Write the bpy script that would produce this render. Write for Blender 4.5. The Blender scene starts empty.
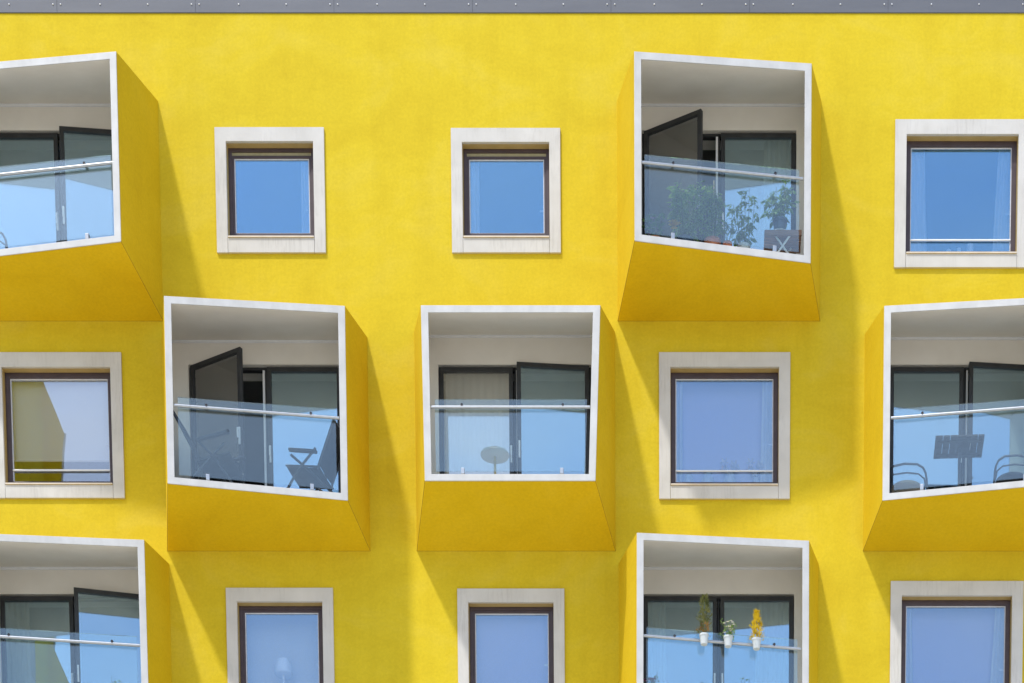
import bpy, math, random
from mathutils import Vector, Matrix
R = math.radians
random.seed(11)
C = bpy.context.scene.collection
scene = bpy.context.scene

# ------------------------------------------------------------------ materials
def mat(name):
    m = bpy.data.materials.new(name); m.use_nodes = True
    nt = m.node_tree
    return m, nt, nt.nodes['Principled BSDF'], nt.nodes['Material Output']

def tex(nt, scale, detail=4.0, rough=0.55, mapping=None, dist=0.0):
    co = nt.nodes.new('ShaderNodeTexCoord')
    n = nt.nodes.new('ShaderNodeTexNoise')
    n.inputs['Scale'].default_value = scale
    n.inputs['Detail'].default_value = detail
    n.inputs['Roughness'].default_value = rough
    n.inputs['Distortion'].default_value = dist
    mp = nt.nodes.new('ShaderNodeMapping')
    nt.links.new(co.outputs['Object'], mp.inputs['Vector'])
    if mapping: mp.inputs['Scale'].default_value = mapping
    nt.links.new(mp.outputs['Vector'], n.inputs['Vector'])
    return n

def ramp(nt, src, stops):
    r = nt.nodes.new('ShaderNodeValToRGB')
    while len(r.color_ramp.elements) < len(stops): r.color_ramp.elements.new(0.5)
    for e, (p, c) in zip(r.color_ramp.elements, stops):
        e.position = p; e.color = (*c, 1) if len(c) == 3 else c
    nt.links.new(src, r.inputs['Fac'])
    return r

def mixc(nt, a, b, fac, mode='MIX'):
    m = nt.nodes.new('ShaderNodeMix'); m.data_type = 'RGBA'; m.blend_type = mode
    if isinstance(fac, float): m.inputs[0].default_value = fac
    else: nt.links.new(fac, m.inputs[0])
    for s, v in ((6, a), (7, b)):
        if isinstance(v, tuple): m.inputs[s].default_value = (*v, 1)
        else: nt.links.new(v, m.inputs[s])
    return m.outputs[2]

def bump(nt, bs, src, strength, dist=0.01):
    b = nt.nodes.new('ShaderNodeBump')
    b.inputs['Strength'].default_value = strength; b.inputs['Distance'].default_value = dist
    nt.links.new(src, b.inputs['Height']); nt.links.new(b.outputs['Normal'], bs.inputs['Normal'])

def noisy(name, c0, c1, scale, rough=0.6, metal=0.0, bstr=0.0, bscale=None, mapping=None, spec=0.4):
    m, nt, bs, out = mat(name)
    n = tex(nt, scale, mapping=mapping)
    r = ramp(nt, n.outputs['Fac'], [(0.3, c0), (0.7, c1)])
    nt.links.new(r.outputs['Color'], bs.inputs['Base Color'])
    bs.inputs['Roughness'].default_value = rough
    bs.inputs['Metallic'].default_value = metal
    bs.inputs['Specular IOR Level'].default_value = spec
    if bstr:
        b = tex(nt, bscale or scale * 6, 3.0)
        bump(nt, bs, b.outputs['Fac'], bstr)
    return m

YEL = (0.615, 0.462, 0.018)
def yellow(name, streak, base=YEL):
    m, nt, bs, out = mat(name)
    big = tex(nt, 0.8, 8.0, 0.68, (1, 1, 1.5), 0.8)
    d = tuple(c * f for c, f in zip(base, (0.95, 0.93, 0.83)))
    l = tuple(min(1, c * f) for c, f in zip(base, (1.02, 1.035, 1.9)))
    r = ramp(nt, big.outputs['Fac'], [(0.34, d), (0.50, base), (0.66, l)])
    mid = tex(nt, 4.5, 6.0, 0.7, (1, 1, 2.2), 0.5)
    rm = ramp(nt, mid.outputs['Fac'], [(0.32, (0.90, 0.885, 0.78)), (0.60, (1, 1, 1))])
    col = mixc(nt, r.outputs['Color'], rm.outputs['Color'], 0.45 if streak > .28 else .2, 'MULTIPLY')
    fine = tex(nt, 26.0, 6.0, 0.75)
    rf = ramp(nt, fine.outputs['Fac'], [(0.30, (0.82, 0.80, 0.72)), (0.62, (1, 1, 1))])
    col = mixc(nt, col, rf.outputs['Color'], 0.7, 'MULTIPLY')
    if streak:
        st = tex(nt, 1.0, 5.0, 0.6, (3.2, 3.2, 0.22), 0.3)
        rs = ramp(nt, st.outputs['Fac'], [(0.36, (0.87, 0.85, 0.74)), (0.56, (1, 1, 1))])
        col = mixc(nt, col, rs.outputs['Color'], streak, 'MULTIPLY')
    nt.links.new(col, bs.inputs['Base Color'])
    bs.inputs['Roughness'].default_value = 0.85
    bs.inputs['Specular IOR Level'].default_value = 0.2
    g = tex(nt, 140.0, 3.0, 0.6)
    bump(nt, bs, g.outputs['Fac'], 0.35, 0.004)
    return m

def white_stone(name):
    m, nt, bs, out = mat(name)
    n = tex(nt, 2.5, 6.0)
    r = ramp(nt, n.outputs['Fac'], [(0.3, (0.475, 0.455, 0.42)), (0.7, (0.55, 0.53, 0.495))])
    st = tex(nt, 1.0, 6.0, 0.7, (30, 30, 3.0), 0.3)
    rs = ramp(nt, st.outputs['Fac'], [(0.40, (0.80, 0.79, 0.78)), (0.52, (1, 1, 1))])
    blot = tex(nt, 1.6, 3.0)
    rb = ramp(nt, blot.outputs['Fac'], [(0.42, (0, 0, 0)), (0.62, (1, 1, 1))])
    col = mixc(nt, r.outputs['Color'], mixc(nt, r.outputs['Color'], rs.outputs['Color'], 0.6, 'MULTIPLY'), rb.outputs['Color'])
    nt.links.new(col, bs.inputs['Base Color'])
    bs.inputs['Roughness'].default_value = 0.75
    g = tex(nt, 90.0, 3.0); bump(nt, bs, g.outputs['Fac'], 0.15, 0.003)
    return m

def glass(name, tint, gcol, k, c, ior=1.5, wav=0.0):
    m, nt, bs, out = mat(name)
    nt.nodes.remove(bs)
    t = nt.nodes.new('ShaderNodeBsdfTransparent'); t.inputs['Color'].default_value = (*tint, 1)
    g = nt.nodes.new('ShaderNodeBsdfGlossy'); g.inputs['Color'].default_value = (*gcol, 1); g.inputs['Roughness'].default_value = 0.0
    if wav:
        n = tex(nt, 1.3, 1.0)
        b = nt.nodes.new('ShaderNodeBump'); b.inputs['Strength'].default_value = wav; b.inputs['Distance'].default_value = 0.01
        nt.links.new(n.outputs['Fac'], b.inputs['Height']); nt.links.new(b.outputs['Normal'], g.inputs['Normal'])
    f = nt.nodes.new('ShaderNodeFresnel'); f.inputs['IOR'].default_value = ior
    ma = nt.nodes.new('ShaderNodeMath'); ma.operation = 'MULTIPLY_ADD'; ma.use_clamp = True
    ma.inputs[1].default_value = k; ma.inputs[2].default_value = c
    nt.links.new(f.outputs['Fac'], ma.inputs[0])
    mx = nt.nodes.new('ShaderNodeMixShader')
    nt.links.new(ma.outputs[0], mx.inputs[0]); nt.links.new(t.outputs[0], mx.inputs[1]); nt.links.new(g.outputs[0], mx.inputs[2])
    nt.links.new(mx.outputs[0], out.inputs['Surface'])
    return m

def cloth(name, c0, c1, trans=0.4):
    m, nt, bs, out = mat(name)
    n = tex(nt, 30.0, 3.0, mapping=(4, 4, 1))
    r = ramp(nt, n.outputs['Fac'], [(0.3, c0), (0.7, c1)])
    nt.links.new(r.outputs['Color'], bs.inputs['Base Color'])
    bs.inputs['Roughness'].default_value = 0.9; bs.inputs['Specular IOR Level'].default_value = 0.1
    t = nt.nodes.new('ShaderNodeBsdfTranslucent'); nt.links.new(r.outputs['Color'], t.inputs['Color'])
    mx = nt.nodes.new('ShaderNodeMixShader'); mx.inputs[0].default_value = trans
    nt.links.new(bs.outputs[0], mx.inputs[1]); nt.links.new(t.outputs[0], mx.inputs[2])
    nt.links.new(mx.outputs[0], out.inputs['Surface'])
    return m

def leafmat(name, c0, c1, c2):
    m, nt, bs, out = mat(name)
    n = tex(nt, 14.0, 2.0)
    r = ramp(nt, n.outputs['Fac'], [(0.3, c0), (0.5, c1), (0.72, c2)])
    nt.links.new(r.outputs['Color'], bs.inputs['Base Color'])
    bs.inputs['Roughness'].default_value = 0.55
    t = nt.nodes.new('ShaderNodeBsdfTranslucent'); nt.links.new(r.outputs['Color'], t.inputs['Color'])
    mx = nt.nodes.new('ShaderNodeMixShader'); mx.inputs[0].default_value = 0.35
    nt.links.new(bs.outputs[0], mx.inputs[1]); nt.links.new(t.outputs[0], mx.inputs[2])
    nt.links.new(mx.outputs[0], out.inputs['Surface'])
    return m

M = dict(
    wall=yellow('yellow_render', 0.3), shell=yellow('yellow_panel', 0.12, (0.635, 0.44, 0.006)),
    white=noisy('white_coated_metal', (0.44, 0.435, 0.42), (0.53, 0.525, 0.51), 3.0, 0.5, mapping=(2, 2, 1.2)),
    stone=white_stone('white_concrete'),
    plaster=noisy('white_plaster', (0.72, 0.675, 0.595), (0.77, 0.725, 0.645), 3.0, 0.9, bstr=0.1, bscale=60),
    floor=noisy('balcony_concrete', (0.46, 0.44, 0.41), (0.54, 0.52, 0.49), 5.0, 0.8, bstr=0.1),
    room=noisy('room_paint', (0.26, 0.25, 0.24), (0.30, 0.29, 0.275), 1.0, 0.9),
    brown=noisy('brown_window_metal', (0.050, 0.033, 0.036), (0.066, 0.046, 0.05), 8.0, 0.45),
    dark=noisy('dark_door_metal', (0.022, 0.023, 0.024), (0.034, 0.035, 0.037), 8.0, 0.45),
    bead=noisy('pale_seal', (0.55, 0.55, 0.58), (0.65, 0.65, 0.68), 20.0, 0.6),
    olive=noisy('olive_blind_box', (0.28, 0.25, 0.14), (0.34, 0.30, 0.18), 20.0, 0.6),
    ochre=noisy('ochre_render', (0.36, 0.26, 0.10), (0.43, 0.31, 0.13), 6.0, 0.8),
    sill=noisy('cream_sill_metal', (0.60, 0.52, 0.42), (0.68, 0.60, 0.50), 10.0, 0.5),
    coping=noisy('grey_flashing', (0.095, 0.10, 0.115), (0.115, 0.12, 0.135), 2.0, 0.5, 0.2, mapping=(0.4, 1, 3)),
    screw=noisy('bright_screw', (0.75, 0.75, 0.75), (0.8, 0.8, 0.8), 5.0, 0.3, 0.2),
    steel=noisy('brushed_steel', (0.36, 0.38, 0.40), (0.44, 0.46, 0.48), 20.0, 0.34, 0.75),
    fix=noisy('dark_fixing', (0.03, 0.03, 0.035), (0.05, 0.05, 0.055), 20.0, 0.4, 0.5),
    seam=noisy('dark_joint', (0.26, 0.165, 0.008), (0.30, 0.19, 0.01), 20.0, 0.9),
    glz=glass('window_glazing', (0.95, 0.97, 0.98), (0.40, 0.72, 1.0), 1.5, 0.19, wav=0.05),
    pglz=glass('lower_row_glazing', (0.97, 0.98, 0.985), (0.58, 0.80, 1.0), 1.4, 0.12, wav=0.05),  # same glass as the top row; paler sky put into the reflection tint
    wglz=glass('clear_window_glazing', (0.98, 0.985, 0.99), (0.96, 0.98, 0.98), 1.3, 0.12, wav=0.05),  # near-white sky put into the reflection tint of the left middle window
    cglz=glass('clear_door_glazing', (0.98, 0.985, 0.985), (1.0, 1.0, 0.93), 1.2, 0.20),  # warm-white tint in the reflection stands in for a brighter curtain
    oglz=glass('open_leaf_glazing', (0.97, 0.98, 0.98), (0.92, 0.95, 0.96), 1.4, 0.22),  # same door glass; brightness of the open leaf put into its reflection
    dglz=glass('door_glazing', (0.95, 0.965, 0.965), (0.66, 0.88, 1.0), 1.4, 0.25),
    bglz=glass('balustrade_glazing', (0.89, 0.95, 0.95), (0.88, 0.96, 0.97), 1.2, 0.042),
    curtain=cloth('white_curtain', (0.72, 0.73, 0.72), (0.82, 0.83, 0.82)),
    gcurtain=cloth('green_grey_curtain', (0.42, 0.44, 0.38), (0.52, 0.54, 0.47)),
    blind=cloth('white_blind', (0.84, 0.85, 0.86), (0.88, 0.89, 0.90), 0.3),
    pane_tint=cloth('lavender_pane_tint', (0.58, 0.56, 0.74), (0.64, 0.62, 0.79), 0.3),  # violet cast of the panes' reflection put into the sheet colour
    shade=noisy('white_lamp_glass', (0.86, 0.86, 0.85), (0.9, 0.9, 0.89), 5.0, 0.5),
    sling=noisy('charcoal_sling', (0.016, 0.018, 0.022), (0.028, 0.031, 0.037), 60.0, 0.75),
    cframe=noisy('grey_chair_tube', (0.05, 0.055, 0.065), (0.08, 0.085, 0.10), 20.0, 0.4, 0.4),
    slat=noisy('dark_wood_slat', (0.02, 0.018, 0.017), (0.035, 0.03, 0.028), 8.0, 0.6, mapping=(1, 12, 12)),
    wood=noisy('brown_wood', (0.24, 0.13, 0.085), (0.34, 0.20, 0.13), 6.0, 0.6, mapping=(1, 10, 10)),
    pale=noisy('white_plastic', (0.72, 0.72, 0.72), (0.78, 0.78, 0.78), 10.0, 0.4),
    tan=noisy('tan_cushion', (0.42, 0.36, 0.29), (0.50, 0.44, 0.36), 30.0, 0.9),
    terra=noisy('terracotta', (0.38, 0.13, 0.06), (0.48, 0.18, 0.09), 15.0, 0.8),
    bluepot=noisy('slate_blue_glaze', (0.04, 0.06, 0.10), (0.06, 0.085, 0.13), 10.0, 0.35),
    whitepot=noisy('white_glaze', (0.50, 0.53, 0.53), (0.57, 0.60, 0.60), 10.0, 0.35),
    soil=noisy('soil', (0.03, 0.02, 0.012), (0.06, 0.04, 0.025), 40.0, 0.95),
    bark=noisy('green_stem', (0.08, 0.10, 0.03), (0.14, 0.15, 0.06), 20.0, 0.7),
    cane=noisy('bamboo_cane', (0.45, 0.38, 0.22), (0.55, 0.46, 0.28), 10.0, 0.6),
    leaf=leafmat('tomato_leaf', (0.14, 0.27, 0.05), (0.24, 0.39, 0.09), (0.38, 0.50, 0.16)),
    leafdk=leafmat('deep_leaf', (0.09, 0.19, 0.045), (0.16, 0.28, 0.07), (0.28, 0.40, 0.12)),
    leafol=leafmat('olive_conifer', (0.10, 0.12, 0.03), (0.17, 0.18, 0.05), (0.25, 0.24, 0.09)),
    leafor=leafmat('orange_base', (0.28, 0.14, 0.03), (0.36, 0.18, 0.05), (0.40, 0.22, 0.08)),
    leafye=leafmat('golden_conifer', (0.52, 0.34, 0.01), (0.70, 0.52, 0.02), (0.80, 0.62, 0.05)),
    pink=leafmat('mauve_flower', (0.28, 0.12, 0.22), (0.40, 0.20, 0.32), (0.55, 0.35, 0.46)),
    petal=leafmat('white_petal', (0.70, 0.62, 0.62), (0.78, 0.72, 0.70), (0.80, 0.50, 0.40)),
    yflower=leafmat('yellow_flower', (0.65, 0.42, 0.03), (0.75, 0.52, 0.05), (0.80, 0.60, 0.10)),
    paving=noisy('pale_paving', (0.61, 0.56, 0.47), (0.69, 0.635, 0.54), 0.4, 0.9),
)

# ------------------------------------------------------------------ mesh helpers
class MB:
    def __init__(self): self.v = []; self.f = []; self.T = None
    def add(self, vs, fs):
        n = len(self.v)
        self.v += [tuple(self.T @ Vector(p)) if self.T else tuple(p) for p in vs]
        self.f += [tuple(i + n for i in f) for f in fs]
    def box(self, x0, x1, y0, y1, z0, z1):
        self.add([(x, y, z) for x in (x0, x1) for y in (y0, y1) for z in (z0, z1)],
                 [(0, 1, 3, 2), (4, 6, 7, 5), (0, 4, 5, 1), (2, 3, 7, 6), (0, 2, 6, 4), (1, 5, 7, 3)])
    def loft(self, a, b):                                   # closed solid between polygons a and b
        n = len(a)
        self.add(list(a) + list(b), [tuple(range(n - 1, -1, -1)), tuple(range(n, 2 * n))] +
                 [(i, (i + 1) % n, n + (i + 1) % n, n + i) for i in range(n)])
    def ring(self, oa, ia, ob, ib):                         # solid ring, outer/inner loops at two ends
        n = len(oa)
        fs = []
        for i in range(n):
            j = (i + 1) % n
            fs += [(i, j, n + j, n + i), (2*n + j, 2*n + i, 3*n + i, 3*n + j),
                   (j, i, 2*n + i, 2*n + j), (n + i, n + j, 3*n + j, 3*n + i)]
        self.add(list(oa) + list(ia) + list(ob) + list(ib), fs)
    def rect_ring(self, x0, x1, z0, z1, w, y0, y1, wt=None, wb=None):
        wt = w if wt is None else wt; wb = w if wb is None else wb
        o = lambda y: [(x0, y, z0), (x1, y, z0), (x1, y, z1), (x0, y, z1)]
        i = lambda y: [(x0 + w, y, z0 + wb), (x1 - w, y, z0 + wb), (x1 - w, y, z1 - wt), (x0 + w, y, z1 - wt)]
        self.ring(o(y0), i(y0), o(y1), i(y1))
    def tube(self, pts, r, n=10, r1=None):
        pts = [Vector(p) for p in pts]; rings = []; prev = None
        for k, p in enumerate(pts):
            d = (pts[min(k + 1, len(pts) - 1)] - pts[max(k - 1, 0)]).normalized()
            u = d.orthogonal().normalized() if prev is None else (prev - d * prev.dot(d)).normalized()
            prev = u; w = d.cross(u)
            rr = r if r1 is None else r + (r1 - r) * k / max(1, len(pts) - 1)
            rings.append([p + (u * math.cos(2*math.pi*i/n) + w * math.sin(2*math.pi*i/n)) * rr for i in range(n)])
        vs = [q for g in rings for q in g]; fs = []
        for k in range(len(rings) - 1):
            for i in range(n):
                j = (i + 1) % n
                fs.append((k*n + i, k*n + j, (k+1)*n + j, (k+1)*n + i))
        fs += [tuple(range(n - 1, -1, -1)), tuple((len(rings)-1)*n + i for i in range(n))]
        self.add(vs, fs)
    def lathe(self, prof, c=(0, 0, 0), n=20):
        vs = []; fs = []
        for (r, z) in prof:
            for i in range(n):
                a = 2*math.pi*i/n
                vs.append((c[0] + r*math.cos(a), c[1] + r*math.sin(a), c[2] + z))
        for k in range(len(prof) - 1):
            for i in range(n):
                j = (i + 1) % n
                fs.append((k*n + i, k*n + j, (k+1)*n + j, (k+1)*n + i))
        fs += [tuple(range(n - 1, -1, -1)), tuple((len(prof)-1)*n + i for i in range(n))]
        self.add(vs, fs)
    def leaf(self, p, d, length, width, curl=0.25):
        d = Vector(d).normalized(); up = Vector((random.uniform(-.4, .4), random.uniform(-.4, .4), 1))
        s = d.cross(up)
        if s.length < 1e-3: s = Vector((1, 0, 0))
        s.normalize(); nrm = s.cross(d).normalized(); p = Vector(p)
        mid = p + d * length * 0.45; tip = p + d * length - nrm * length * curl
        self.add([p, mid + s*width/2 - nrm*width*.18, tip, mid - s*width/2 - nrm*width*.18, mid],
                 [(0, 1, 4), (1, 2, 4), (2, 3, 4), (3, 0, 4)])
    def build(self, name, m, parent=None, bevel=0.0, smooth=False, loc=None):
        me = bpy.data.meshes.new(name); me.from_pydata(self.v, [], self.f); me.update()
        me.materials.append(m)
        import bmesh
        bm = bmesh.new(); bm.from_mesh(me); bmesh.ops.recalc_face_normals(bm, faces=bm.faces); bm.to_mesh(me); bm.free()
        if smooth:
            for p in me.polygons: p.use_smooth = True
            try: me.set_sharp_from_angle(angle=R(40))
            except Exception: pass
        o = bpy.data.objects.new(name, me); C.objects.link(o)
        if parent is not None: o.parent = parent
        if loc: o.location = loc
        if bevel:
            b = o.modifiers.new('bevel', 'BEVEL'); b.width = bevel; b.segments = 2; b.limit_method = 'ANGLE'; b.angle_limit = R(40)
        return o

def thing(name, label, cat, loc=(0, 0, 0), rz=0.0, group=None):
    o = bpy.data.objects.new(name, None); C.objects.link(o)
    o.location = loc; o.rotation_euler.z = rz; o.empty_display_size = 0.2
    o['label'] = label; o['category'] = cat
    if group: o['group'] = group
    return o
def tag(o, label, cat, group=None):
    o['label'] = label; o['category'] = cat
    if group: o['group'] = group
    return o

# ------------------------------------------------------------------ camera, light, sky
cam = bpy.data.cameras.new('camera'); co = bpy.data.objects.new('camera', cam); C.objects.link(co)
co.location = (0, -31.911, 1.597); co.rotation_euler = (R(90 - 6.0214), 0, 0)
cam.sensor_width = 36; cam.lens = 75.588; cam.shift_x = -0.17383; cam.shift_y = 1.5384
cam.clip_end = 2000
scene.camera = co
SUN = Vector((-0.70, -1.0, 2.12))
sun = bpy.data.lights.new('sun', 'SUN'); sun.energy = 2.0; sun.angle = R(3.2); sun.color = (1.0, 0.97, 0.925)
so = bpy.data.objects.new('sun', sun); C.objects.link(so)
so.rotation_euler = SUN.to_track_quat('Z', 'Y').to_euler(); so.location = (-20, -30, 60)
w = bpy.data.worlds.new('World'); scene.world = w; w.use_nodes = True
nt = w.node_tree
sky = nt.nodes.new('ShaderNodeTexSky'); sky.sky_type = 'NISHITA'; sky.sun_disc = False
sky.sun_elevation = math.atan2(SUN.z, math.hypot(SUN.x, SUN.y)); sky.sun_rotation = math.atan2(SUN.x, SUN.y)
sky.air_density = 1.0; sky.dust_density = 1.3; sky.ozone_density = 2.5
bg = nt.nodes['Background']; bg.inputs['Strength'].default_value = 0.15
wco = nt.nodes.new('ShaderNodeTexCoord')           # thin high cloud
wn = nt.nodes.new('ShaderNodeTexNoise'); wn.inputs['Scale'].default_value = 6.0; wn.inputs['Detail'].default_value = 6.0; wn.inputs['Distortion'].default_value = 0.8
wmp = nt.nodes.new('ShaderNodeMapping'); wmp.inputs['Scale'].default_value = (1, 1, 2.2); wmp.inputs['Location'].default_value = (.35, .1, .2)
nt.links.new(wco.outputs['Generated'], wmp.inputs['Vector']); nt.links.new(wmp.outputs['Vector'], wn.inputs['Vector'])
wr = ramp(nt, wn.outputs['Fac'], [(0.44, (0, 0, 0)), (0.74, (.38, .38, .38))])
nt.links.new(mixc(nt, sky.outputs['Color'], (4.6, 4.9, 5.5), wr.outputs['Color']), bg.inputs['Color'])
vs = scene.view_settings
scene.display_settings.display_device = 'sRGB'
vs.view_transform = 'Standard'; vs.look = 'None'; vs.exposure = 0.87; vs.gamma = 1.0; vs.use_curve_mapping = False
scene.cycles.max_bounces = 12; scene.cycles.diffuse_bounces = 5; scene.cycles.transparent_max_bounces = 24
scene.cycles.use_denoising = True

# ------------------------------------------------------------------ setting
g = MB(); g.add([(-900, -900, 0), (900, -900, 0), (900, 900, 0), (-900, 900, 0)], [(0, 1, 2, 3)])
go = g.build('ground', M['paving']); go['kind'] = 'structure'

B = thing('apartment_building', 'bright yellow rendered apartment building with jutting framed balconies and square windows', 'building')
Z = {1: 20.44, 2: 17.44, 3: 14.44}
XL, XR, TOP = -17.5, 12.5, 24.36

# windows: row, cx, z0, z1, outer width, style
WIN = [
    (1, -5.77, 0.84, 2.44, 1.50, 'small'), (1, -2.53, 0.84, 2.43, 1.50, 'small'), (1, 3.74, 0.65, 2.54, 1.85, 'large'),
    (2, -8.79, 0.66, 2.56, 1.82, 'large'), (2, 0.48, 0.65, 2.56, 1.82, 'large'),
    (3, -5.75, 0.84, 2.48, 1.50, 'small'), (3, -2.51, 0.84, 2.47, 1.50, 'small'), (3, 3.74, 0.65, 2.57, 1.86, 'large')]
# balconies: row, cx, half width, back height, front TL TR BR BL (x, z), depth left, right, door state, label
BAL = [
    ('a', 1, -8.72, 1.43, 2.81, (-1.24, 2.53), (1.21, 2.48), (1.21, 0.17), (-1.25, 0.12), 1.03, 1.374, 'right', 0.10),
    ('b', 1, 0.40, 1.40, 2.81, (-1.13, 2.48), (1.21, 2.57), (1.21, 0.11), (-1.13, 0.18), 1.374, 1.034, 'left', 0.5),
    ('c', 2, -5.89, 1.42, 2.79, (-1.07, 2.50), (1.27, 2.58), (1.27, 0.13), (-1.08, 0.17), 1.374, 1.034, 'left', 0.5),
    ('d', 2, -2.43, 1.39, 2.86, (-1.155, 2.50), (1.235, 2.50), (1.16, 0.305), (-1.13, 0.305), 1.18, 1.18, 'right', 0.09),
    ('e', 2, 3.82, 1.40, 2.83, (-1.22, 2.58), (1.13, 2.50), (1.13, 0.17), (-1.22, 0.13), 1.034, 1.374, 'right', 0.09),
    ('f', 3, 0.40, 1.40, 2.83, (-1.11, 2.55), (1.21, 2.62), (1.22, 0.09), (-1.12, 0.21), 1.374, 1.034, 'shut', 0.0),
    ('g', 3, -8.70, 1.41, 2.83, (-0.98, 2.55), (1.315, 2.63), (1.325, 0.17), (-1.00, 0.22), 1.374, 1.034, 'right', 0.22)]
DX = dict(a=.07, g=.08)           # where the door sits off the balcony's middle line
DH, DB, DT = 1.06, 0.25, 2.42     # door opening half width, bottom, top

def insets(w): return (0.155, 0.18, 0.20) if w < 1.7 else (0.160, 0.19, 0.185)

# facade wall with real openings
holes = []
WIN = [(r, cx, z0 + .022, z1 + .022, w_, st) for (r, cx, z0, z1, w_, st) in WIN]
for (r, cx, z0, z1, w_, st) in WIN:
    s, t, b = insets(w_); zb = Z[r]
    holes.append((cx - w_/2 + s - .02, cx + w_/2 - s + .02, zb + z0 + b - .02, zb + z1 - t + .02))
for (k, r, cx, *_) in BAL:
    cx += DX.get(k, 0); holes.append((cx - DH, cx + DH, Z[r] + DB, Z[r] + DT))
xs = sorted({XL, XR} | {h[0] for h in holes} | {h[1] for h in holes})
zs = sorted({0.0, TOP} | {h[2] for h in holes} | {h[3] for h in holes})
def inside(x, z): return any(h[0] < x < h[1] and h[2] < z < h[3] for h in holes)
idx = {}; V = []; F = []
def vid(x, y, z):
    k = (round(x, 4), round(y, 4), round(z, 4))
    if k not in idx: idx[k] = len(V); V.append((x, y, z))
    return idx[k]
WT = 0.34
for i in range(len(xs) - 1):
    for j in range(len(zs) - 1):
        if inside((xs[i] + xs[i+1]) / 2, (zs[j] + zs[j+1]) / 2): continue
        for y in (0.0, WT):
            F.append(tuple(vid(x, y, z) for x, z in ((xs[i], zs[j]), (xs[i+1], zs[j]), (xs[i+1], zs[j+1]), (xs[i], zs[j+1]))))
def rim(x0, x1, z0, z1):
    # jambs are divided at the grid lines so the mesh stays closed
    zz = [z for z in zs if z0 <= z <= z1]; xx = [x for x in xs if x0 <= x <= x1]
    for x in (x0, x1):
        for a, b in zip(zz, zz[1:]): F.append((vid(x, 0, a), vid(x, WT, a), vid(x, WT, b), vid(x, 0, b)))
    for z in (z0, z1):
        for a, b in zip(xx, xx[1:]): F.append((vid(a, 0, z), vid(a, WT, z), vid(b, WT, z), vid(b, 0, z)))
for h in holes: rim(*h)
rim(XL, XR, 0.0, TOP)
wm = MB(); wm.v = V; wm.f = F
wm.build('facade_wall', M['wall'], B)

cp = MB()
cp.box(XL - .06, XR + .06, -0.014, 0.55, TOP - .005 - .0, TOP + .46)
cps = cp.build('parapet_coping', M['coping'], B, bevel=0.006)
px2x = lambda p: (p - 690) / 77.0
sc = MB(); sc.T = Matrix.Rotation(R(90), 4, 'X'); sc.lathe([(0.009, -0.002), (0.009, 0.004), (0.005, 0.008)], n=8)
sj = MB(); sj.box(-.0012, .0012, -.0165, -.012, TOP, TOP + .455)
screw0 = joint0 = None
def put(proto, mb, name, m, loc):
    if proto is None: return mb.build(name, m, cps, loc=loc)
    c = proto.copy(); C.objects.link(c); c.parent = cps; c.location = loc
    return proto
for base in (-51, 94.5, 240, 385.5, 531, 676.5, 822, 967.5):
    for off in (72.0, 80.0, 26.0, -24.0):
        screw0 = put(screw0, sc, 'screw', M['screw'], (px2x(base + off), -.016, TOP + .10))
    joint0 = put(joint0, sj, 'joint', M['fix'], (px2x(base + 76.0), 0, 0))

for zf in (11.3, 14.3, 17.3, 20.3, 23.3):
    m = MB(); m.box(XL + .02, XR - .02, WT + .005, 5.0, zf, zf + .34); m.build('floor_slab', M['room'], B)
bm_ = MB(); bm_.box(XL + .02, XR - .02, 5.0, 5.25, 0.0, TOP - .05); bm_.build('inner_wall', M['room'], B)
rf = MB(); rf.box(XL, XR, WT + .006, 5.3, TOP - .045, TOP + .2); rf.build('roof', M['floor'], B)
for xp in (XL + .02, -10.4, -7.32, -4.2, -0.98, 2.12, 5.4, XR - .2):
    m = MB(); m.box(xp - .0, xp + .15, WT + .006, 4.995, 11.7, 23.28); m.build('partition_wall', M['room'], B)

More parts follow.
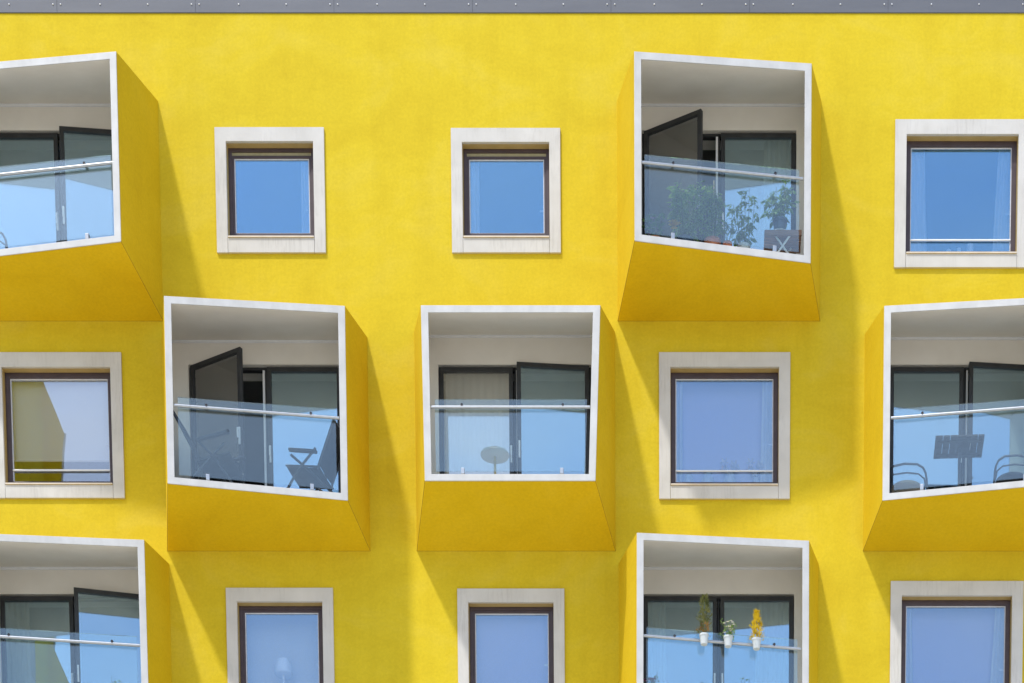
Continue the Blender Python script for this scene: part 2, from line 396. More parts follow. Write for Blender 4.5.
# ------------------------------------------------------------------ windows
def window(r, cx, z0, z1, w_, st):
    zb = Z[r]; s, t, b = insets(w_)
    x0, x1, a, c = cx - w_/2, cx + w_/2, zb + z0, zb + z1
    ix0, ix1, iz0, iz1 = x0 + s, x1 - s, a + b, c - t
    P = 0.032; RB = 0.10        # surround face, depth of the reveal
    gp = 0.003
    root = MB()
    U = [(x0, a), (ix0 - gp, a), (ix0 - gp, iz1), (ix1 + gp, iz1), (ix1 + gp, a), (x1, a), (x1, c), (x0, c)]
    root.loft([(x, -P, z) for x, z in U], [(x, .012, z) for x, z in U])
    root.box(ix0, ix1, -P - .001, .012, a + .001, iz0 - .012)
    wo = root.build('window', M['stone'], B, bevel=0.004)
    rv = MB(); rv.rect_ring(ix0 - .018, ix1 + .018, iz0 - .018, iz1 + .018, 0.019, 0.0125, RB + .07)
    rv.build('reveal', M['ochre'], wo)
    sl = MB(); sl.box(ix0 + .004, ix1 - .004, -P - .018, RB, iz0 - .010, iz0 + .006); sl.build('sill', M['sill'], wo, bevel=.002)
    fz0 = iz0 + .008
    fr = MB(); fw = 0.045 if st == 'small' else 0.065
    wb = fw + (.055 if st == 'small' else .03)
    fr.rect_ring(ix0 + .003, ix1 - .003, fz0, iz1 - .003, fw, RB, RB + .07, wb=wb)
    fr.build('frame', M['brown'], wo, bevel=.003)
    gx0, gx1, gz0, gz1 = ix0 + .003 + fw, ix1 - .003 - fw, fz0 + wb, iz1 - .003 - fw
    if st == 'small':
        if r == 1:
            sa = MB(); sa.box(gx0, gx1, RB + .02, RB + .06, gz1 - .04, gz1); sa.build('blind_box', M['olive'], wo)
            gz1 -= .041
        sa = MB(); sa.rect_ring(gx0, gx1, gz0, gz1, 0.03, RB + .012, RB + .065); sa.build('sash', M['brown'], wo, bevel=.003)
        gx0 += .03; gx1 -= .03; gz0 += .03; gz1 -= .03
    be = MB(); be.rect_ring(gx0, gx1, gz0, gz1, 0.012, RB + .03, RB + .06); be.build('bead', M['bead'], wo)
    gl = MB(); gl.box(gx0 + .004, gx1 - .004, RB + .042, RB + .050, gz0 + .004, gz1 - .004); gl.build('pane', M['glz' if r == 1 else 'wglz' if cx < -8 else 'pglz'], wo)
    if st == 'large':
        gb = MB(); gb.tube([(gx0 + .001, RB + .022, fz0 + .25), (gx1 - .001, RB + .022, fz0 + .25)], .012, 10); gb.build('guard_bar', M['pale'], wo)
    hd = MB(); hz = (gz0 + gz1) / 2 - .15
    hd.box(gx1 - .004, gx1 + .02, RB + .072, RB + .10, hz, hz + .03); hd.box(gx1 - .07, gx1 + .02, RB + .10, RB + .112, hz + .004, hz + .026)
    hd.build('handle', M['pale'], wo)
    return wo, (gx0, gx1, gz0, gz1)
wins = [window(*a) for a in WIN]

# ------------------------------------------------------------------ balconies
def lerp(a, b, t): return [p.lerp(q, t) for p, q in zip(a, b)]
FR = {}
def balcony(k, r, cx, hw, h, tl, tr, br, bl, dl, dr, door, ang):
    rf_ = .455 if r == 3 else .432; xd = cx + DX.get(k, 0)
    zb = Z[r]; wx = lambda p, d: Vector((cx + p[0], -d, zb + p[1]))
    front = [wx(bl, dl), wx(br, dr), wx(tr, dr), wx(tl, dl)]                 # BL BR TR TL
    def inset(q, s, b, t):
        bl_, br_, tr_, tl_ = q
        def pt(u, v): return bl_.lerp(br_, u).lerp(tl_.lerp(tr_, u), v)
        wd = (br_ - bl_).length; ht = (tl_ - bl_).length
        return [pt(s/wd, b/ht), pt(1 - s/wd, b/ht), pt(1 - s/wd, 1 - t/ht), pt(s/wd, 1 - t/ht)]
    back = [Vector((cx - hw, 0, zb)), Vector((cx + hw, 0, zb)), Vector((cx + hw, 0, zb + h)), Vector((cx - hw, 0, zb + h))]
    fi = inset(front, .092, .085, .09)
    bi = [Vector((cx - hw + .11, 0, zb + .22)), Vector((cx + hw - .11, 0, zb + .22)),
          Vector((cx + hw - .11, 0, zb + h - .05)), Vector((cx - hw + .11, 0, zb + h - .05))]
    fm = lerp(front, fi, .4); bm = lerp(back, bi, .4)
    t0 = 0.010
    O = lambda t: lerp(front, back, t); I = lambda t: lerp(fi, bi, t); Mi = lambda t: lerp(fm, bm, t)
    s = MB(); s.ring(O(t0 + .002), Mi(t0 + .002), O(1.003), Mi(1.003))
    bo = s.build('balcony', M['shell'], B)
    s = MB(); s.ring(O(0), I(0), O(t0), I(t0)); s.build('front_frame', M['white'], bo, bevel=.004)
    s = MB(); s.ring(Mi(t0 + .003), I(t0 + .003), Mi(.998), I(.998)); s.build('lining', M['plaster'], bo)
    s = MB()
    # inner face of the balcony round the door
    ox = lambda y: [p + Vector((0, y, 0)) for p in bi]
    dx = lambda y: [Vector((xd - DH, y, zb + DB)), Vector((xd + DH, y, zb + DB)), Vector((xd + DH, y, zb + DT)), Vector((xd - DH, y, zb + DT))]
    s.ring(ox(-.03), dx(-.03), ox(-.004), dx(-.004)); s.build('back_wall', M['plaster'], bo)
    s = MB(); s.rect_ring(xd - DH - .001, xd + DH + .001, zb + DB - .001, zb + DT + .001, .002, -.0035, WT + .01); s.build('door_reveal', M['plaster'], bo)
    s = MB(); s.box(cx - hw + .13, cx + hw - .13, -.05, -.0302, zb + h - .095, zb + h - .054); s.build('ceiling_trim', M['pale'], bo)
    # dark sealed joints along the lower folds and where the box meets the wall
    s = MB(); e = 0.003
    s.tube([front[0], back[0]], e, 6); s.tube([front[1], back[1]], e, 6)
    s.tube([back[0], back[1]], e, 6)
    s.build('joint_seal', M['seam'], bo)
    # balustrade: glass, rail, clamps
    nrm = (front[1] - front[0]).cross(front[3] - front[0]).normalized()
    if nrm.y > 0: nrm = -nrm
    bl_, br_, tr_, tl_ = front
    def fp(u, v, off): return bl_.lerp(br_, u).lerp(tl_.lerp(tr_, u), v) - nrm * off
    W = (br_ - bl_).length; H = (tl_ - bl_).length
    u0 = .145 / W; u1 = 1 - u0; v0 = .165 / H; v1 = rf_ + .055
    s = MB(); s.loft([fp(u0, v0, .085), fp(u1, v0, .085), fp(u1, v1, .085), fp(u0, v1, .085)],
                     [fp(u0, v0, .097), fp(u1, v0, .097), fp(u1, v1, .097), fp(u0, v1, .097)])
    s.build('balustrade', M['bglz'], bo)
    ur = .10 / W
    s = MB(); s.tube([fp(ur, rf_, .045), fp(1 - ur, rf_, .045)], .019, 16); s.build('handrail', M['steel'], bo, smooth=True)
    for u in (.22, .80):
        s = MB(); a = fp(u, rf_ + .02, .045); s.tube([fp(u, rf_ + .002, .03), fp(u, rf_ + .012, .045)], .010, 8); s.tube([fp(u, rf_ + .012, .031), fp(u, rf_ + .012, .10)], .018, 12)
        s.build('rail_fixing', M['fix'], bo)
        s = MB(); q = fp(u, .122/H, .062); ax = (front[1] - front[0]).normalized()
        up = Vector((0, 0, 1))
        s.loft([q - ax*.024, q + ax*.024, q + ax*.024 + up*.075, q - ax*.024 + up*.075],
               [p - nrm*.06 for p in (q - ax*.024, q + ax*.024, q + ax*.024 + up*.075, q - ax*.024 + up*.075)])
        s.build('glass_clamp', M['steel'], bo, bevel=.004)
    # door set
    s = MB(); s.rect_ring(xd - DH + .002, xd + DH - .002, zb + DB + .002, zb + DT - .002, .035, .03, .11); s.box(xd - .014, xd + .014, .04, .10, zb + DB + .037, zb + DT - .037)
    s.build('door_frame', M['dark'], bo, bevel=.003)
    def leaf(hx, sgn, lw, a, y=.0, gm='dglz'):
        T = Matrix.Translation((hx, y, 0)) @ Matrix.Rotation(a, 4, 'Z')
        z0, z1 = zb + DB + .012, zb + DT - .030
        s = MB(); s.T = T
        x0, x1 = (0, lw) if sgn > 0 else (-lw, 0)
        s.rect_ring(x0, x1, z0, z1, .058, -.028, .028, wb=.075)
        s.build('door_leaf', M['dark'], bo, bevel=.003)
        s = MB(); s.T = T; s.box(x0 + .05, x1 - .05, -.006, .006, z0 + .06, z1 - .05); s.build('door_pane', M[gm], bo)
        s = MB(); s.T = T
        hxx = (x1 - .03) if sgn > 0 else (x0 + .03)
        s.box(hxx - .012, hxx + .012, -.05, -.029, z0 + .88, z0 + 1.10); s.box(hxx - .012, hxx + .012, -.075, -.05, z0 + 1.05, z0 + 1.08)
        s.box(hxx - .010, hxx + .010, -.085, -.072, z0 + .95, z0 + 1.08)
        s.build('door_handle', M['pale'], bo, bevel=.003)
    if door == 'left':
        leaf(xd - DH + .04, 1, .89, -ang, -.035, 'oglz')
        s = MB(); s.box(xd - .045, xd - .016, .03, .10, zb + DB + .04, zb + DT - .04); s.build('door_jamb', M['pale'], bo)
        leaf(xd + DH - .012, -1, 1.024, 0.0, .0)
    elif door == 'right':
        leaf(xd - DH + .012, 1, 1.024, 0.0, .0, 'cglz' if k == 'd' else 'dglz')
        leaf(xd + DH - .03, -1, 1.0, ang, -.035)
        s = MB(); s.box(xd + .016, xd + .04, .03, .10, zb + DB + .04, zb + DT - .04); s.build('door_jamb', M['pale'], bo)
    else:
        leaf(xd - DH + .012, 1, 1.024, 0.0, .0); leaf(xd + DH - .012, -1, 1.024, 0.0, .0)
    FR[k] = (front, nrm, fp, W, H)
    return bo
BO = {b[0]: balcony(*b) for b in BAL}
for k, l in dict(a='yellow balcony with white frame, cut off by the left edge on the top floor', b='yellow balcony full of leafy plants',
                 c='yellow balcony with two folding chairs', d='yellow balcony with a small round table', e='yellow balcony with a slatted table',
                 f='yellow balcony with three pots on its rail', g='yellow balcony at bottom left with a fern').items():
    BO[k]['label'] = l

# ------------------------------------------------------------------ curtains, blinds and added pane tint sheets
def curtain(x0, x1, y, z0, z1, m, label, waves=7, amp=.022, gather=0.0, side=1, name='curtain', group='curtains'):
    n = waves * 8; vs = []; fs = []; K = 8
    cx = x0 if side > 0 else x1
    for j in range(K + 1):
        v = j / K; z = z0 + (z1 - z0) * v
        sh = 1 + gather * (1 - v)
        for i in range(n + 1):
            u = i / n
            x = x0 + (x1 - x0) * u
            x = cx + (x - cx) * sh
            yy = y + amp * math.sin(u * waves * 2 * math.pi + .6 * math.sin(3 * v)) * (0.75 + .25 * math.sin(u * 9))
            vs.append((x - (x0 + x1)/2, yy - y, z - z0))
    for j in range(K):
        for i in range(n):
            a = j * (n + 1) + i; fs.append((a, a + 1, a + n + 2, a + n + 1))
    s = MB(); s.add(vs, fs)
    o = s.build(name, m, smooth=True, loc=((x0 + x1)/2, y, z0))
    so_ = o.modifiers.new('thickness', 'SOLIDIFY'); so_.thickness = .003
    return tag(o, label, 'curtain' if name == 'curtain' else 'blind', group)

CY = .27
def wc(i, a, b, m, label, **k):     # a, b: fractions of the pane width
    gx0, gx1, gz0, gz1 = wins[i][1]; zt = Z[WIN[i][0]] + 2.75
    L = gx1 - gx0
    curtain(gx0 + a * L, gx0 + b * L, CY, Z[WIN[i][0]] + .36, zt, m, label, **k)
wc(0, .86, 1.15, M['curtain'], 'thin white curtain at the right of the upper left small window', waves=4)
wc(1, -.15, .12, M['curtain'], 'thin white curtain at the left of the second small window in the top row', waves=4)
wc(2, -.08, .14, M['curtain'], 'white curtain on the left of the large top right window', waves=4, gather=.25)
wc(2, .90, 1.1, M['curtain'], 'white curtain on the right of the large top right window', waves=4, gather=.45, side=-1)
wc(4, -.10, .07, M['curtain'], 'narrow white curtain at left of the window below the plant balcony', waves=3)
wc(4, .90, 1.1, M['curtain'], 'narrow white curtain at right of the window below the plant balcony', waves=3, gather=.2, side=-1)
wc(7, -.10, .06, M['curtain'], 'narrow white curtain left of the large bottom right window', waves=3, gather=.3)
wc(7, .93, 1.1, M['curtain'], 'narrow white curtain right of the large bottom right window', waves=3, gather=.6, side=-1)

def blind(i, zfrac, label, y=.262, m='blind'):
    gx0, gx1, gz0, gz1 = wins[i][1]
    zl = gz0 + (gz1 - gz0) * zfrac; zt = Z[WIN[i][0]] + 2.72
    o = thing('blind_or_tint_sheet', label, 'blind', ((gx0 + gx1)/2, y, zl), group='roller blinds')  # real blind in the left middle window, added tint sheets elsewhere
    hwid = (gx1 - gx0)/2 + .06
    s = MB(); s.box(-hwid, hwid, -.001, .001, 0, zt - zl); s.build('hung_sheet', M[m], o)
    s = MB(); s.tube([(-hwid, 0, .0), (hwid, 0, .0)], .012, 8); s.build('bottom_bar', M['pale'], o)
    s = MB(); s.tube([(-hwid, .02, zt - zl + .03), (hwid, .02, zt - zl + .03)], .03, 10); s.build('roller', M['pale'], o)
blind(3, .26, 'white roller blind drawn most of the way down the left middle window')
blind(4, .0, 'pale lavender sheet added to tint the pane behind the sill flowers', .36, 'pane_tint')  # from here on: added sheets standing in for pale, violet reflections in the panes
blind(5, .0, 'white sheet added to pale the pane behind the mushroom table lamp', .50, 'curtain')
blind(6, .0, 'pale lavender sheet added to tint the small bottom window right of the lamp', .30, 'pane_tint')
blind(7, .0, 'pale lavender sheet added to tint the large bottom right window between narrow curtains', .34, 'pane_tint')

def dc(k, a, b, m, label, **kw):
    c = [q for q in BAL if q[0] == k][0]; cx = c[2]; zb = Z[c[1]]
    curtain(cx + a, cx + b, kw.pop('y', .17), zb + .36, zb + 2.72, m, label, **kw)
dc('d', -.98, -.06, M['curtain'], 'closed white curtain behind the glass door by the small round table', waves=9, amp=.010, y=.14)
dc('g', -1.0, -.62, M['gcurtain'], 'pale green curtain gathered behind the bottom left balcony door', waves=5)
dc('f', -1.0, -.74, M['gcurtain'], 'grey green curtain left of the door behind the three rail pots', waves=4)
dc('f', .52, .98, M['gcurtain'], 'grey green curtain right of the door behind the three rail pots', waves=6)
dc('b', .62, .98, M['gcurtain'], 'grey curtain behind the glass door of the plant balcony', waves=5)

# ------------------------------------------------------------------ plants
def pot_profile(r, h): return [(r*.72, 0), (r*.74, .004), (r*.93, h*.80), (r*1.03, h*.81), (r*1.03, h), (r*.92, h), (r*.90, h*.9)]
def bushy(name, label, x, y, z, r, h, potm, lm, spread, height, nst, nlf, llen, group=None, cat='plant', flowers=None, stake=False, saucer=False, droop=.2, lw=.55):
    o = thing(name, label, cat, (x, y, z), group=group)
    s = MB(); s.lathe(pot_profile(r, h), n=20); s.build('pot', potm, o, smooth=True)
    s = MB(); s.lathe([(r*.88, h*.86), (r*.88, h*.9), (r*.2, h*.93)], n=16); s.build('soil', M['soil'], o)
    if saucer:
        s = MB(); s.lathe([(r*.95, -.02), (r*1.25, -.004), (r*1.25, .004), (r*.9, -.002)], n=20); s.build('saucer', M['pale'], o, smooth=True)
    st = MB(); lf = MB(); fl = MB(); tips = []
    for i in range(nst):
        a = 2*math.pi*i/nst + random.uniform(-.4, .4); q = random.uniform(.25, 1)
        top = Vector((math.cos(a)*spread*q*.75, math.sin(a)*spread*q*.45, h + height*random.uniform(.6, 1)))
        p0 = Vector((math.cos(a)*r*.3, math.sin(a)*r*.3, h*.9)); mid = p0.lerp(top, .5) + Vector((math.cos(a), math.sin(a), 0))*spread*.12
        path = [p0, p0.lerp(mid, .5), mid, mid.lerp(top, .5) + Vector((0, 0, .01)), top]
        st.tube(path, .005, 5, .0022)
        for j in range(nlf):
            t = random.uniform(.18, 1)*4; kk = min(3, int(t)); p = path[kk].lerp(path[kk+1], t - kk)
            az = random.uniform(0, 2*math.pi); d = Vector((math.cos(az), math.sin(az)*.8, random.uniform(-.7, .5)))
            # compound leaf: short stalk with a terminal and two side leaflets
            L = llen*random.uniform(.6, 1.15); e = p + d.normalized()*L*.7 - Vector((0, 0, droop*L))
            st.tube([p, e], .0018, 4)
            lf.leaf(e, d + Vector((0, 0, -droop)), L, L*lw, .3)
            sd = Vector((-d.y, d.x, 0))
            for sg in (-1, 1): lf.leaf(p.lerp(e, .65), d*.5 + sd*sg + Vector((0, 0, -droop)), L*.75, L*lw*.8, .3)
        tips.append(top)
    st.build('stems', M['bark'], o); lf.build('foliage', lm, o)
    if flowers:
        for i in range(flowers[1]):
            p = random.choice(tips)*random.uniform(.5, 1.0) if flowers[2] is None else Vector((flowers[2][0] + random.uniform(-.06, .06), -.08 + random.uniform(-.04, .04), flowers[2][1] + random.uniform(-.04, .06)))
            for q in range(6):
                a = q*math.pi/3; fl.leaf(p, (math.cos(a), math.sin(a)*.6 - .3, .35), flowers[3], flowers[3]*.6, .2)
        fl.build('flowers', flowers[0], o)
    if stake:
        s = MB(); s.tube([(.01, .01, h*.5), (.02, .0, h + height*1.02)], .006, 6); s.build('stake', M['cane'], o)
    return o

GB = 'potted plants on the plant balcony'
zf = Z[1] + .245
bushy('potted_plant', 'low reddish green plant in the left corner of the plant balcony', -.47, -1.02, zf, .10, .16, M['terra'], M['leafdk'], .20, .42, 6, 9, .06, GB, flowers=(M['pink'], 6, None, .03))
bushy('potted_plant', 'big bushy plant with yellow flowers low at its left', -.07, -.98, zf, .12, .18, M['bluepot'], M['leaf'], .32, .78, 12, 18, .095, GB, flowers=(M['yflower'], 9, (-.12, .34), .05))
bushy('potted_plant', 'slim staked plant in a terracotta pot beside the white door jamb', .30, -.98, zf, .11, .17, M['terra'], M['leaf'], .20, .74, 9, 16, .085, GB, stake=True)
bushy('potted_plant', 'sparse upright plant in a white pot before the blue glass', .72, -.90, zf, .085, .16, M['whitepot'], M['leafdk'], .23, .70, 6, 11, .095, GB)
bushy('potted_plant', 'leafy plant in a slate blue pot raised on the folding stool', 1.21, -.66, Z[1] + .70, .095, .17, M['bluepot'], M['leafdk'], .26, .50, 9, 10, .10, GB, saucer=True)
bushy('potted_plant', 'very small seedling between the staked and the white potted plants', .50, -1.02, zf, .06, .12, M['terra'], M['leafdk'], .10, .40, 3, 6, .05, GB)

def rail_pot(k, u, label, kind):
    front, nrm, fp, W, H = FR[k]
    p = fp(u, .457, -.045)
    o = thing('hanging_pot', label, 'plant', (p.x, p.y, p.z - .095), group='pots hung on the balcony rail')
    s = MB(); s.lathe(pot_profile(.062, .13), n=18); s.build('pot', M['whitepot'], o, smooth=True)
    s = MB(); s.lathe([(.054, .112), (.054, .117), (.02, .12)], n=14); s.build('soil', M['soil'], o)
    s = MB(); s.tube([(0, .05, .10), (0, .075, .135), (0, .10, .125), (0, .105, .09)], .005, 6); s.build('hook', M['steel'], o)
    lf = MB(); sm = MB(); fl = MB()
    if kind in ('tall', 'gold'):
        hgt, rad = (.50, .10) if kind == 'tall' else (.36, .10)
        sm.tube([(0, 0, .11), (0, 0, .11 + hgt*.9)], .006, 6, .002)
        for i in range(560 if kind == 'tall' else 520):
            t = random.random()**.9; a = random.uniform(0, 2*math.pi)
            prof = min(1, (1.02 - t)*1.5)**.8 * (.68 + .32*math.sin(15*t + a*2)) if kind == 'gold' else (.62 + .38*math.sin(17*t + 2*a))*(1 - max(0, t - .5)/.5*.85)
            q = rad*prof*random.uniform(.35, 1)
            p = (q*math.cos(a) + (.014 if kind == 'tall' and t > .6 and math.cos(a) > 0 else 0), q*math.sin(a), .115 + t*hgt)
            tgt = fl if kind == 'tall' and t < .28 and random.random() < .5 else lf
            tgt.leaf(p, (math.cos(a)*random.uniform(.3, 1.3), math.sin(a)*random.uniform(.3, 1.3), random.uniform(.3, 1.2)), random.uniform(.03, .06), .018, .1)
    else:
        for i in range(34):
            a = random.uniform(0, 2*math.pi); q = random.uniform(.03, .12)
            tip = Vector((q*math.cos(a)*1.1, q*math.sin(a), .13 + random.uniform(.02, .20)))
            sm.tube([(0, 0, .11), tip*.6 + Vector((0, 0, .055)), tip], .002, 4)
            for j in range(4): lf.leaf(tip*random.uniform(.6, 1) + Vector((0, 0, .02)), (math.cos(a + j), math.sin(a + j), random.uniform(-.3, .5)), .045, .018, .25)
            if i % 2:
                for c in range(5):
                    b = c*1.257; fl.leaf(tip, (math.cos(b), math.sin(b)*.6 - .4, .4), .025, .018, .1)
    sm.build('stems', M['bark'], o)
    lf.build('foliage', {'tall': M['leafol'], 'gold': M['leafye'], 'flower': M['leaf']}[kind], o)
    if fl.v: fl.build('flowers' if kind == 'flower' else 'old_foliage', M['petal'] if kind == 'flower' else M['leafor'], o)
rail_pot('f', .385, 'tall olive conifer in a small white pot hung on the rail', 'tall')
rail_pot('f', .525, 'flowering plant with white petals in a white pot hung on the rail', 'flower')
rail_pot('f', .690, 'golden yellow conifer in a white pot hung on the rail', 'gold')
z3 = Z[3] + .245
bushy('potted_plant', 'mauve flowering plant in the left corner below the rail pots', -.53, -1.05, z3, .09, .17, M['terra'], M['leafdk'], .16, .60, 7, 7, .06, 'plants on the bottom right balcony', flowers=(M['pink'], 34, None, .045))
bushy('potted_plant', 'dark sprig reaching up below the tall conifer pot', .08, -.90, z3, .08, .15, M['terra'], M['leafdk'], .12, .50, 4, 6, .06, 'plants on the bottom right balcony')
bushy('potted_plant', 'dark sprig reaching up below the golden conifer pot', .80, -.80, z3, .08, .15, M['terra'], M['leafdk'], .14, .58, 5, 6, .06, 'plants on the bottom right balcony')
bushy('potted_plant', 'pale green fern like plant in the bottom left balcony', -7.86, -.74, z3, .11, .20, M['whitepot'], M['leaf'], .22, .60, 8, 12, .07)

# ------------------------------------------------------------------ furniture
def stool(x, y, z):
    o = thing('folding_stool', 'brown wooden folding stool with white crossed legs under a plant', 'stool', (x, y, z))
    s = MB()
    for i in range(5): s.box(-.25, .25, -.16 + i*.066, -.105 + i*.066, .385, .405)
    s.build('seat', M['wood'], o, bevel=.003)
    s = MB(); s.box(-.25, .25, -.185, -.165, .33, .40); s.box(-.25, .25, .165, .185, .33, .40); s.build('rail', M['wood'], o, bevel=.003)
    for sy in (-1, 1):
        for sg in (-1, 1):
            s = MB(); y0 = sy*(.145 + .012*sg)
            s.tube([(-.17*sg, y0, .0), (.12*sg, y0, .38)], .013, 8); s.build('leg', M['pale'], o)
stool(1.25, -.66, Z[1] + .245)

def bistro(x, y, z):
    o = thing('side_table', 'small round white table on a slim pole', 'table', (x, y, z))
    s = MB(); s.lathe([(.155, .395), (.19, .405), (.195, .42), (.19, .43)], n=36); s.build('tabletop', M['pale'], o, smooth=True)
    s = MB(); s.tube([(0, 0, .015), (0, 0, .395)], .017, 12); s.build('pole', M['cane'], o, smooth=True)
    s = MB(); s.lathe([(.15, 0), (.15, .012), (.03, .03), (.02, .04)], n=28); s.build('base', M['steel'], o, smooth=True)
bistro(-2.64, -.90, Z[2] + .36)

def folding_chair(label, loc, rz, backh=1.0, lean=.30, arm=.27, az=.66):
    o = thing('folding_chair', label, 'chair', loc, rz, 'folding garden chairs')
    w2 = .27
    def sling(path, name, wd):
        s = MB(); a = [Vector(p) for p in path]; n = len(a); vs = []; fs = []
        for p in a:
            for sy in (-wd, 0, wd): vs.append((p.x, sy, p.z - (.012 if sy == 0 else 0)))
        for i in range(n - 1):
            for j in range(2): k = i*3 + j; fs.append((k, k + 1, k + 4, k + 3))
        s.add(vs, fs); q = s.build(name, M['sling'], o, smooth=True); q.modifiers.new('thickness', 'SOLIDIFY').thickness = .012
    sling([(.27, 0, .455), (.12, 0, .435), (-.05, 0, .41), (-.20, 0, .40)], 'seat', .245)
    bx = -.20 - lean
    sling([(-.19, 0, .43), (-.19 - lean*.3, 0, .43 + (backh - .43)*.33), (-.19 - lean*.68, 0, .43 + (backh - .43)*.7), (bx, 0, backh)], 'backrest', .245)
    s = MB()
    for sy in (-1, 1): s.tube([(-.17, sy*w2, .37), (-.19, sy*w2, .43), (bx - .01, sy*w2, backh)], .014, 8)
    s.tube([(bx - .01, -w2, backh), (bx - .01, w2, backh)], .014, 8); s.build('back_frame', M['cframe'], o)
    s = MB()
    for sy in (-1, 1): s.tube([(.28, sy*w2, .455), (-.21, sy*w2, .395)], .013, 8)
    s.build('seat_frame', M['cframe'], o)
    for sy in (-1, 1):
        s = MB(); s.tube([(.34, sy*(w2 + .03), .0), (.10, sy*(w2 + .03), .36), (-.16, sy*(w2 + .03), .62)], .017, 8); s.build('leg', M['cframe'], o)
        s = MB(); s.tube([(-.42, sy*(w2 + .005), .0), (-.12, sy*(w2 + .005), .30), (.20, sy*(w2 + .005), .58)], .017, 8); s.build('leg', M['cframe'], o)
        s = MB(); s.T = Matrix.Translation((0.02, sy*(w2 + .035), az)) @ Matrix.Rotation(R(-9), 4, 'Y'); s.box(-.20, arm, -.03, .03, -.018, .018); s.build('armrest', M['cframe'], o, bevel=.008)
    s = MB(); s.tube([(.30, -w2 - .03, .06), (.30, w2 + .03, .06)], .011, 8); s.tube([(-.38, -w2, .05), (-.38, w2, .05)], .011, 8); s.build('stretcher', M['cframe'], o)
    return o
folding_chair('charcoal reclining garden chair at the left of its balcony, facing right', (-6.42, -.80, Z[2] + .245), R(-8), 1.10, .34)
folding_chair('charcoal garden chair at the right of its balcony, turned to face left', (-5.17, -.58, Z[2] + .245), R(170), .98, .20, .20, .60)

def loop_chair(label, loc, rz, seat='tan'):
    o = thing('armchair', label, 'chair', loc, rz, 'tube armchairs')
    s = MB(); s.lathe([(.17, .32), (.21, .33), (.215, .355), (.19, .37)], n=24); s.build('seat', M[seat], o, smooth=True)
    for sy in (-1, 1):
        y = sy*.26
        s = MB(); s.tube([(-.24, y, .50), (-.05, y*1.03, .535), (.12, y*1.05, .525), (.20, y*1.04, .48), (.235, y*1.02, .41), (.25, y, .33), (.27, y, .0)], .015, 10); s.build('armrest', M['cframe'], o, smooth=True)
        s = MB(); s.tube([(-.24, y*.9, .41), (-.02, y*.92, .435), (.14, y*.92, .42), (.22, y*.9, .36), (.24, y*.9, .25)], .011, 8); s.build('arm_loop', M['cframe'], o, smooth=True)
        s = MB(); s.tube([(-.22, y*.9, .34), (-.27, y*.95, .0)], .014, 8); s.build('leg', M['cframe'], o)
    s = MB(); s.tube([(-.22, -.24, .34), (-.27, -.25, .56), (-.31, -.18, .70), (-.32, 0, .73), (-.31, .18, .70), (-.27, .25, .56), (-.22, .24, .34)], .014, 8)
    for yy in (-.12, 0, .12): s.tube([(-.21, yy, .34), (-.31, yy, .715)], .008, 6)
    s.build('backrest', M['cframe'], o, smooth=True)
    s = MB(); s.tube([(.24, -.26, .33), (.24, .26, .33)], .011, 8); s.tube([(-.22, -.24, .33), (-.22, .24, .33)], .011, 8); s.build('seat_frame', M['cframe'], o)
    return o
loop_chair('curved tube armchair with tan seat at left of the slatted table', (2.98, -.42, Z[2] + .245), 0.0)
loop_chair('curved tube armchair right of the slatted table', (4.40, -.62, Z[2] + .245), R(176), 'sling')
loop_chair('curved tube armchair whose arm just shows in the top left balcony', (-9.46, -.34, Z[1] + .245), R(-6))

def slat_table(x, y, z):
    o = thing('slatted_table', 'dark slatted table standing between two curved tube armchairs', 'table', (x, y, z), R(-3))
    s = MB(); xx = -.34
    for wd, gap in ((.10, .007), (.09, .007), (.09, .003), (.09, .003), (.09, .007), (.085, .007), (.08, 0)):
        s.box(xx, xx + wd, -.25, .02, .70, .722); s.box(xx, xx + wd, .026, .27, .70, .722); xx += wd + gap
    s.build('tabletop', M['slat'], o, bevel=.002)
    s = MB(); s.box(-.30, .28, -.17, -.13, .675, .699); s.box(-.30, .28, .15, .19, .675, .699); s.build('batten', M['slat'], o)
    s = MB(); s.tube([(0, 0, .03), (0, 0, .675)], .022, 12); s.build('post', M['cframe'], o, smooth=True)
    for sx in (-1, 1):
        for sg in (-1, 1):
            s = MB(); s.tube([(0, 0, .05), (sx*.20, .20*sg, .012)], .014, 8); s.build('foot', M['cframe'], o)
slat_table(3.68, -.62, Z[2] + .33)

# ------------------------------------------------------------------ small things on the window sills
def candle(x, y, z, r, h, label):
    o = thing('candle', label, 'candle', (x, y, z), group='candles on the window sill')
    s = MB(); s.lathe([(r*1.25, 0), (r*1.25, .008), (r, .010), (r, h), (r*.7, h - .006)], n=16); s.build('wax', M['pale'], o, smooth=True)
    s = MB(); s.tube([(0, 0, h - .008), (.002, 0, h + .015)], .002, 5); s.build('wick', M['fix'], o)
gl = wins[2][1]; zs_ = gl[2] - .02
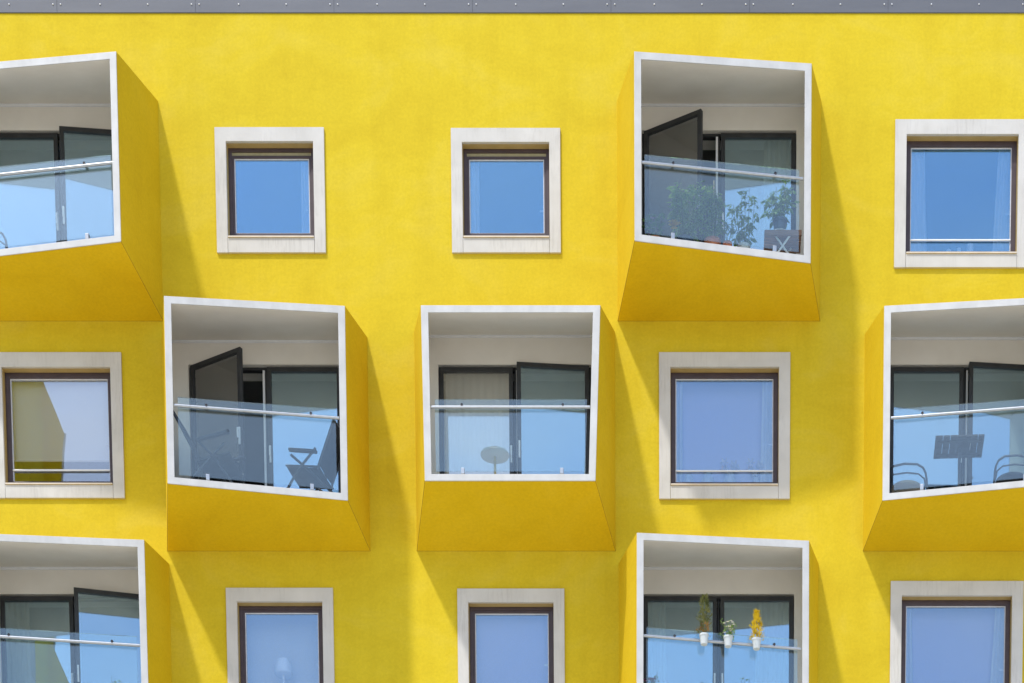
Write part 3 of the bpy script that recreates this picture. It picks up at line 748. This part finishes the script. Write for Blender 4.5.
# inner sill boards carry them
def board(i, label):
    g_ = wins[i][1]; s = MB(); s.box(g_[0] - .1 - (g_[0]+g_[1])/2, g_[1] + .1 - (g_[0]+g_[1])/2, 0, .26, -.03, 0)
    o = s.build('inner_sill', M['pale'], B, loc=((g_[0]+g_[1])/2, .212, g_[2])); return g_[2]
za = board(2, ''); candle(3.60, .29, za + .0, .035, .13, 'left short white candle on the top right window sill')
candle(3.74, .29, za, .03, .15, 'middle thin white candle on the top right window sill'); candle(3.90, .29, za, .045, .20, 'tallest white candle on the top right window sill')
zw = board(4, '')
def vase(x, y, z, s_, label, fl=False):
    o = thing('vase' if not fl else 'flower_pot', label, 'vase' if not fl else 'plant', (x, y, z))
    s = MB(); s.lathe([(.045*s_, 0), (.075*s_, .05*s_), (.08*s_, .10*s_), (.05*s_, .16*s_), (.055*s_, .18*s_), (.045*s_, .178*s_)], n=20); s.build('vessel', M['whitepot'], o, smooth=True)
    if fl:
        s = MB(); t = MB()
        for i in range(7):
            a = i*.9; tip = Vector((.09*math.cos(a), .05*math.sin(a), .27 + .08*math.sin(i*2.1)))
            t.tube([(0, 0, .15), tip], .003, 4)
            for c in range(6): b = c*1.05; s.leaf(tip, (math.cos(b), -.5, math.sin(b)), .075, .05, .1)
        t.build('stems', M['bark'], o); s.build('flowers', M['petal'], o)
vase(-.02, .29, zw, 1.0, 'white rounded vase at left on the sill below the plant balcony')
vase(.25, .29, zw, 1.15, 'larger white rounded vase, second from the left on the sill below the plant balcony')
vase(.56, .29, zw, 1.15, 'tall white flowers in a pot midway along the window sill', True)
vase(.93, .29, zw, .8, 'small white flower pot at the right end of the sill below the plant balcony', True)
zl_ = board(5, '')
o = thing('table_lamp', 'pale mushroom table lamp behind the small bottom left window', 'lamp', (-5.77, .30, zl_ + .0))
s = MB(); s.lathe([(.09, 0), (.09, .02), (.02, .04), (.018, .30)], n=18); s.build('base', M['pale'], o, smooth=True)
s = MB(); s.lathe([(.10, .28), (.125, .30), (.12, .40), (.085, .49), (.03, .515)], n=24); s.build('lamp_shade', M['shade'], o, smooth=True)

# ------------------------------------------------------------------ the neighbour that the left windows mirror
ob = thing('apartment_tower', 'tall yellow tower across the street, mirrored in the left middle window', 'building', (-26.0, -60, 0), R(-22))
s = MB(); s.box(-18, 0, -14, 0, 0, 54.4); s.build('facade_wall', M['wall'], ob)
s = MB(); s.box(-18.05, .05, -14.05, .05, 54.4, 54.65); s.build('parapet_coping', M['white'], ob)
for zt in (54.1, 44.3, 49.2, 39.4):
    y0 = -0.3 if zt in (54.1, 44.3) else -4.2
    prof = [(0, zt), (.92, zt - 2.0), (.66, zt - 4.0), (0, zt - 4.3)]
    s = MB(); s.loft([(x, y0 - 2.8, z) for x, z in prof], [(x, y0, z) for x, z in prof]); bx_ = s.build('balcony', M['shell'], ob)
    s = MB(); p1 = Vector((.92, 0, zt - 2.0)); p2 = Vector((.66, 0, zt - 4.0))
    s.ring([Vector((.93, y0 + .01, p1.z + .02)), Vector((.93, y0 - 2.81, p1.z + .02)), Vector((.67, y0 - 2.81, p2.z)), Vector((.67, y0 + .01, p2.z))],
           [Vector((.93, y0 - .1, p1.z - .1)), Vector((.93, y0 - 2.7, p1.z - .1)), Vector((.67, y0 - 2.7, p2.z + .1)), Vector((.67, y0 - .1, p2.z + .1))],
           [Vector((1.0, y0 + .01, p1.z + .02)), Vector((1.0, y0 - 2.81, p1.z + .02)), Vector((.74, y0 - 2.81, p2.z)), Vector((.74, y0 + .01, p2.z))],
           [Vector((1.0, y0 - .1, p1.z - .1)), Vector((1.0, y0 - 2.7, p1.z - .1)), Vector((.74, y0 - 2.7, p2.z + .1)), Vector((.74, y0 - .1, p2.z + .1))])
    s.build('front_frame', M['white'], bx_)
